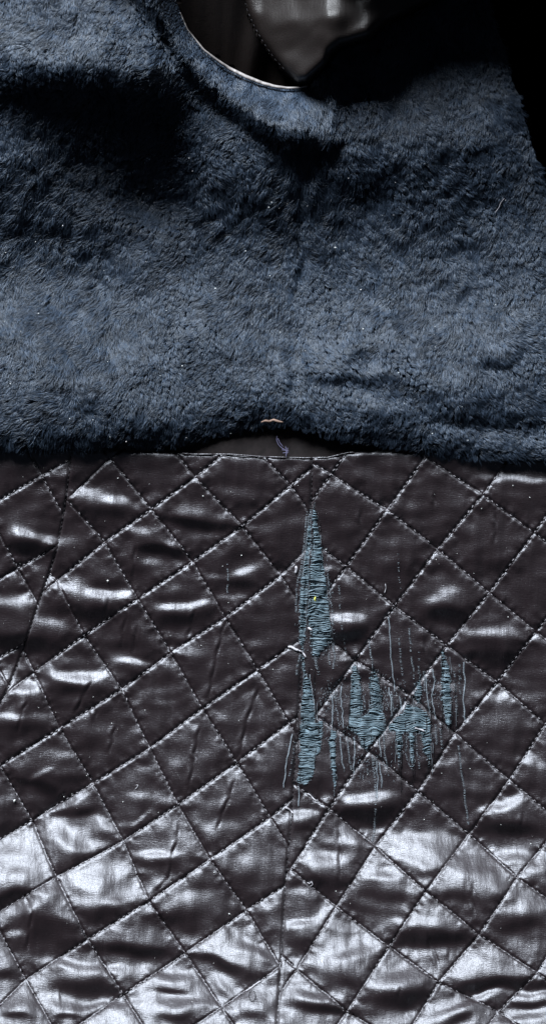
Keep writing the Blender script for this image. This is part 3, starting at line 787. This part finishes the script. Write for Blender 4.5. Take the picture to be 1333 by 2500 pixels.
# the right side falls away to the garment edge, the hem thins out over the quilting
EDGE_R = [(-320, 1150), (0, 1192), (120, 1225), (230, 1262), (340, 1292), (460, 1335), (640, 1400), (1240, 1560)]
edge_r = interp_curve(EDGE_R)
de = edge_r(FY) - FX
F.H -= 55 * np.exp(-np.clip(de, -20, 400) / 60.0)
HEM = [(-200, 1092), (0, 1094), (250, 1092), (380, 1088), (470, 1074), (540, 1060), (600, 1046), (660, 1036), (720, 1040), (790, 1058), (850, 1074), (920, 1080), (1000, 1092), (1080, 1108), (1150, 1116), (1333, 1124), (1500, 1128)]
_h = np.array(HEM, float)
hem_y = lambda x: np.interp(x, _h[:, 0], _h[:, 1])
dh_ = hem_y(FX) - FY
F.H -= 22 * np.exp(-np.clip(dh_, -30, 300) / 28.0) + 14 * np.exp(-np.clip(dh_, -30, 300) / 60.0) * np.exp(-((FX - 520) / 280.0) ** 2)
F.finish()

fur_outline = NECK[::-1][::-1]
right = [(float(edge_r(y)), y) for y in range(-300, 1130, 40)]
right = [(min(x, 1600), y) for x, y in right]
hem_pts = [(x, float(hem_y(x))) for x in range(-220, 1600, 20)]
fur_poly = [(-220, -300), (395, -300)] + NECK[1:] + [(800, 160), (830, 118), (905, 98), (945, 58), (1050, 15), (1090, -300)] + right + hem_pts[::-1]
fur_lining = sheet("fur_lining", fur_poly, F, 12, M_SKIN, coat, dh=-7)

def lattice_clumps(x, y, cell, seed):
    """nearest of a jittered lattice of clump centres"""
    r = np.random.default_rng(seed)
    n = 256
    jx, jy = r.uniform(.05, .95, (n, n)), r.uniform(.05, .95, (n, n)); jt = r.uniform(0, 1, (n, n))
    ix, iy = np.floor(x / cell).astype(int), np.floor(y / cell).astype(int)
    bd = np.full(x.shape, 1e9); bx = np.zeros_like(x); by = np.zeros_like(x); bt = np.zeros_like(x)
    for dx in (-1, 0, 1):
        for dy in (-1, 0, 1):
            a, b = ix + dx, iy + dy
            cx = (a + jx[b % n, a % n]) * cell; cy = (b + jy[b % n, a % n]) * cell
            d = (cx - x) ** 2 + (cy - y) ** 2
            k = d < bd
            bd = np.where(k, d, bd); bx = np.where(k, cx, bx); by = np.where(k, cy, by); bt = np.where(k, jt[b % n, a % n], bt)
    return bx, by, bt, np.sqrt(bd)

D4, D5 = F.noise(9, 9), F.noise(12, 10)
D1, D2, D3 = F.noise(60, 60), F.noise(25, 25), F.noise(60, 60)
def fur_dir(x, y):
    sx_ = 735 - 0.03 * (y - 300)
    u = x - sx_
    ang = np.zeros_like(x)          # 0 = straight down the picture, positive towards +x
    ang += np.where(u < 0, -0.55 * (1 - np.exp(u / 120.0)), 0.05 + 0 * u)
    ang += np.where(u > 0, 0.55 * np.clip((x - 1130) / 180, 0, 1) , 0)
    ang += np.where((np.abs(u) < 60) & (y > 330) & (y < 700), 0.25 * np.sign(u), 0)
    ang += np.where((x > 1050) & (y > 1020), 0.35, 0)
    ang += 0.12 * F.sample(D1, x, y) + 0.12 * F.sample(D2, x, y)
    return ang

def make_fur(name, npts_, n_str, length, rad, seed, lift=0.62, poly=fur_poly, dens=None, clump=0.75):
    r = np.random.default_rng(seed)
    X0, Y0 = r.uniform(-216, 1590, n_str), r.uniform(-200, 1132, n_str)
    k = inside(poly, X0, Y0)
    X0, Y0 = X0[k], Y0[k]
    n = len(X0)
    ang = fur_dir(X0, Y0) + r.normal(0, 0.30, n) + 0.3 * F.sample(D4, X0, Y0)
    L_ = length * r.uniform(0.65, 1.15, n) * np.clip(0.75 + 0.25 * F.sample(D3, X0, Y0), .6, 1.25)
    hemd = hem_y(X0) - Y0
    L_ *= np.where(hemd < 25, 1.0, 1.0)
    cx, cy, ct, cd = lattice_clumps(X0 + 4 * F.sample(D2, X0, Y0), Y0, 13.0, 5)
    cx2, cy2, ct2, cd2 = lattice_clumps(X0, Y0, 38.0, 9)
    lift_ = np.clip(lift + 0.16 * (ct - .5) + r.normal(0, .10, n) + 0.10 * F.sample(D1, X0, Y0) + 0.34 * F.sample(D5, X0, Y0), .1, 1.45)
    T = np.linspace(0, 1, npts_)
    pos = np.zeros((n, npts_, 3))
    h0 = F.h(X0, Y0) - 1
    dx, dy = np.sin(ang), np.cos(ang)
    cur = r.normal(0, 1, n)
    gx = np.clip(F.sample(F.GX, X0, Y0), -.45, .45); gy = np.clip(F.sample(F.GY, X0, Y0), -.45, .45)
    for i, t in enumerate(T):
        along = L_ * (t * np.cos(lift_ * (1 - 0.55 * t)))
        up = L_ * (t * np.sin(lift_ * (1 - 0.55 * t)))
        w = clump * t ** 1.3
        ox = (cx - X0) * w + (cx2 - X0) * 0.10 * t
        oy = (cy - Y0) * w + (cy2 - Y0) * 0.10 * t
        px = X0 + dx * along + ox + cur * 1.6 * math.sin(t * 2.6) * dy
        py = Y0 + dy * along + oy - cur * 1.6 * math.sin(t * 2.6) * dx
        ph = h0 + up * (0.72 + 0.5 * ct) + (px - X0) * gx + (py - Y0) * gy
        pos[:, i] = P(px, py, ph)
    cv = bpy.data.hair_curves.new(name)
    cv.add_curves([npts_] * n)
    cv.attributes["position"].data.foreach_set("vector", pos.astype(np.float32).ravel())
    ra = cv.attributes.get("radius") or cv.attributes.new("radius", 'FLOAT', 'POINT')
    rr = np.repeat((rad * S * r.uniform(.7, 1.2, n))[:, None], npts_, 1) * (1 - 0.75 * T[None, :] ** 2)
    ra.data.foreach_set("value", rr.astype(np.float32).ravel())
    ti = cv.attributes.new("tint", 'FLOAT', 'CURVE')
    tint = np.clip(r.beta(2, 3.2, n) + 0.35 * (ct - .5) , 0, 1)
    tint = np.where(r.uniform(0, 1, n) < 0.02, 2.4, tint)
    ti.data.foreach_set("value", tint.astype(np.float32))
    cv.materials.append(M_FUR)
    o = bpy.data.objects.new(name, cv)
    sc.collection.objects.link(o)
    o.parent = fur_lining
    o["kind"] = "stuff"
    return o
make_fur("fur_pile", 5, 425000, 23.0, 0.72, 21, lift=0.8, clump=0.68)

# ------------------------------------------------------------------ neck: piping, facing, bunched front lining
G = Grid(300, 1450, -620, 340, 6)
GXX, GYY = G.X, G.Y
front_poly = [(540, -600), (560, -300), (575, -60), (590, 0), (604, 40), (625, 85), (655, 130), (690, 178), (722, 206), (752, 204), (775, 185), (802, 160), (812, 135), (835, 118), (870, 108), (905, 98), (925, 78), (945, 60), (985, 42), (1030, 20), (1085, 0), (1180, -40), (1300, -90), (1440, -300), (1400, -600)]
facing_poly = [(395, -300), (430, 0), (455, 70), (498, 122), (560, 166), (640, 202), (700, 214), (760, 208), (740, 190), (690, 170), (640, 90), (620, 0), (600, -300)]
db, sb = poly_dist(GXX, GYY, front_poly + front_poly[:1])
GSTR = [(815,22,55,12,5,.5),(690,25,40,10,-30,.35),(660,90,40,8,-35,-.3),(720,110,50,8,-40,.35),(760,60,50,8,-50,-.35),(900,50,50,9,-25,.5),(980,30,40,8,-20,-.3),(740,70,60,18,30,-.3),(880,60,50,14,-20,.3),(950,20,60,12,-15,.5),(650,60,14,40,-20,.3),(770,110,60,22,-30,-.5),(840,85,60,14,-10,.3)]
gf = folds(G, [(x, y, a, b, an, s * 0.9) for x, y, a, b, an, s in GSTR], 0.3, 0.006)
_e = 1 - np.exp(-db / 42.0)
G.H = np.interp(GXX, [900, 1050], [90, 30]) + (1 - np.exp(-db / 6.5)) * (50 + 170 * np.clip((GXX - 640) / 160, 0, 1)) + _e * (230 * np.clip((GXX - 600) / 200, 0, 1) * np.clip((-30 - GYY) / 210, 0, 1) ** 1.2 + gf + G.noise(14, 30) * 5 + G.noise(40, 14) * 4 + G.noise(60, 60) * 10)  # unseen heap above the frame is added to shade the fur below
G.finish()
front = sheet("front_lining", front_poly, G, 6, M_FACING, coat, thick=3)
E = Grid(300, 1350, -330, 340, 6)
dn2, sn2 = poly_dist(E.X, E.Y, NECK)
E.H = 10 + 0.6 * (200 - E.Y) - 10 * np.cos((E.X - 600) / 17.0 + E.Y / 60.0) * np.clip((E.X - 560) / 60, 0, 1) + E.noise(60, 7) * 1.0
E.finish()
facing = sheet("neck_facing", facing_poly, E, 6, M_FACING, coat, thick=3)
fur_at = lambda x, y: F.h(x, y)
pp = resample([(440, 30), (458, 72), (498, 122), (530, 147), (560, 167), (600, 187), (640, 203), (670, 211), (700, 215), (730, 214), (752, 210)], 5)
w = np.interp(pp[:, 0], [440, 498, 560, 600, 650, 700, 752], [1.0, 2.6, 4.4, 5.0, 4.6, 3.4, 1.4])
hp_ = F.h(pp[:, 0], pp[:, 1]) + np.interp(pp[:, 0], [440, 560, 752], [14, 22, 18])
tb = Tubes(); tb.add(np.stack([pp[:, 0], pp[:, 1], hp_], -1), w, 10)
tb.build("neck_piping", M_PIPE, coat)
# stitched seam on the bunched front
tb = Tubes()
path = resample([(588, -20), (600, 25), (616, 62), (640, 105), (668, 145), (700, 180)], 2.0)
for k in range(0, len(path) - 5, 7):
    q = path[k:k + 5]
    tb.add(np.stack([q[:, 0] + 4, q[:, 1], G.h(q[:, 0] + 4, q[:, 1]) + 1.2 + np.sin(np.linspace(0, math.pi, len(q)))], -1), 1.5, 4)
tb.build("seam_stitches", M_SEAM, front)

# ------------------------------------------------------------------ black facing strip between fur and quilting
W = Grid(-240, 1600, 960, 1180, 6)
W.H = -3 + W.noise(30, 12) * 0.8 - 0.02 * (W.Y - 1000)
W.finish()
strip = sheet("waist_facing", [(-200, 1000), (-200, 1120), (470, 1122), (1540, 1140), (1540, 1000), (640, 985)], W, 6, M_STRIP, coat)
c = resample([(637, 1031), (648, 1027), (658, 1029), (668, 1025), (680, 1029), (692, 1031)], 3)
tb = Tubes(); tb.add(np.stack([c[:, 0], c[:, 1], 44 + np.sin(np.arange(len(c)) * .5) * 1.5], -1), np.interp(np.arange(len(c)), [0, 5, 14, len(c)], [1.5, 3.4, 3.4, 1.2]), 6, 0.6)
tb.build("tape_end", M_TAG, coat, label="tan end of a woven tape under the fur")
tb = Tubes()
for pts in ([(676,1064),(675,1074),(680,1086),(688,1094),(698,1099)],[(697,1090),(699,1104),(698,1116)],[(688,1098),(706,1101)],[(690,1106),(705,1104)],[(702,1093),(701,1110)],[(678,1070),(684,1082),(692,1092)]):
    c = resample(pts, 3); tb.add(np.stack([c[:, 0], c[:, 1], W.h(c[:, 0], c[:, 1]) + 14 - 0*c[:, 0]], -1), 0.8, 4)
tb.build("tacking_thread", M_PURPLE, coat)
# turned top edge of the quilting
xx = np.arange(440, 870, 5.0); yy = top_y(xx) + 1.0
tb = Tubes(); tb.add(np.stack([xx, yy, Q.h(xx, yy + 14) + 1.5 + 0.4 * np.sin(xx * .13)], -1), 2.2, 6)
tb.build("turned_edge", M_SATIN, quilted)

# ------------------------------------------------------------------ lint, stray fibres and the dark surface beneath
def speck_mesh(name, pts, mat, seed=3):
    r = np.random.default_rng(seed)
    verts, faces = [], []
    for (x, y, h, s_) in pts:
        o = len(verts)
        base = np.array([(1, 0, 0), (-1, 0, 0), (0, 1, 0), (0, -1, 0), (0, 0, 1), (0, 0, -1)], float) * s_ * r.uniform(.55, 1.35, (6, 1))
        a = r.uniform(0, 6.28); R = np.array([[math.cos(a), -math.sin(a), 0], [math.sin(a), math.cos(a), 0], [0, 0, 1]])
        base = base @ R.T
        for b in base: verts.append(tuple(P(x + b[0], y + b[1], h + b[2])))
        for f in ((0, 2, 4), (2, 1, 4), (1, 3, 4), (3, 0, 4), (2, 0, 5), (1, 2, 5), (3, 1, 5), (0, 3, 5)): faces.append(tuple(o + k for k in f))
    me = bpy.data.meshes.new(name); me.from_pydata(verts, [], faces); me.materials.append(mat)
    o = bpy.data.objects.new(name, me); sc.collection.objects.link(o)
    return o
pts = []
for _ in range(200):
    x, y = random.uniform(0, 1333), random.uniform(1130, 2495)
    pts.append((x, y, float(Q.h(x, y)) + 1.2, random.choice([.5, .6, .7, .8, 1.1, 1.5])))
for _ in range(90):
    x, y = random.uniform(0, 1260), random.uniform(380, 1080)
    pts.append((x, y, float(F.h(x, y)) + 24, random.choice([.7, .9, 1.2, 1.6])))
pts += [(264, 1418, float(Q.h(264, 1418)) + 3, 3.2), (560, 2231, float(Q.h(560, 2231)) + 3, 3), (37, 1955, float(Q.h(37, 1955)) + 3, 3.4), (886, 803, float(F.h(886, 803)) + 26, 2.6), (818, 604, float(F.h(818, 604)) + 26, 2.6), (496, 1211, float(Q.h(496, 1211)) + 3, 2.4), (300, 1690, float(Q.h(300, 1690)) + 2, 1.6)]
lint = speck_mesh("lint", pts, M_LINT)
lint["label"] = "tiny white lint specks scattered over the fur and the satin"; lint["category"] = "lint"; lint["kind"] = "stuff"
fib = loose([(770, 1457), (768, 1463), (771, 1469)], 2.4, name="yellow_fibre", mat=M_YELLOW, up=4)
fib["label"] = "tiny yellow fibre lying on the tall bare strip of threads"; fib["category"] = "fibre"
hair = loose([(1230, 484), (1222, 494), (1216, 508), (1207, 520)], 0.55, name="stray_hair", mat=M_LOOSE, up=26, grid=F)
hair["label"] = "pale curved stray hair lying on the fur near the right edge"; hair["category"] = "hair"

me = bpy.data.meshes.new("floor")
z = -140 * S
me.from_pydata([(-4, -4, z), (4, -4, z), (4, 4, z), (-4, 4, z)], [], [(0, 1, 2, 3)])
me.materials.append(M_GROUND)
fl = bpy.data.objects.new("floor", me); sc.collection.objects.link(fl); fl["kind"] = "structure"
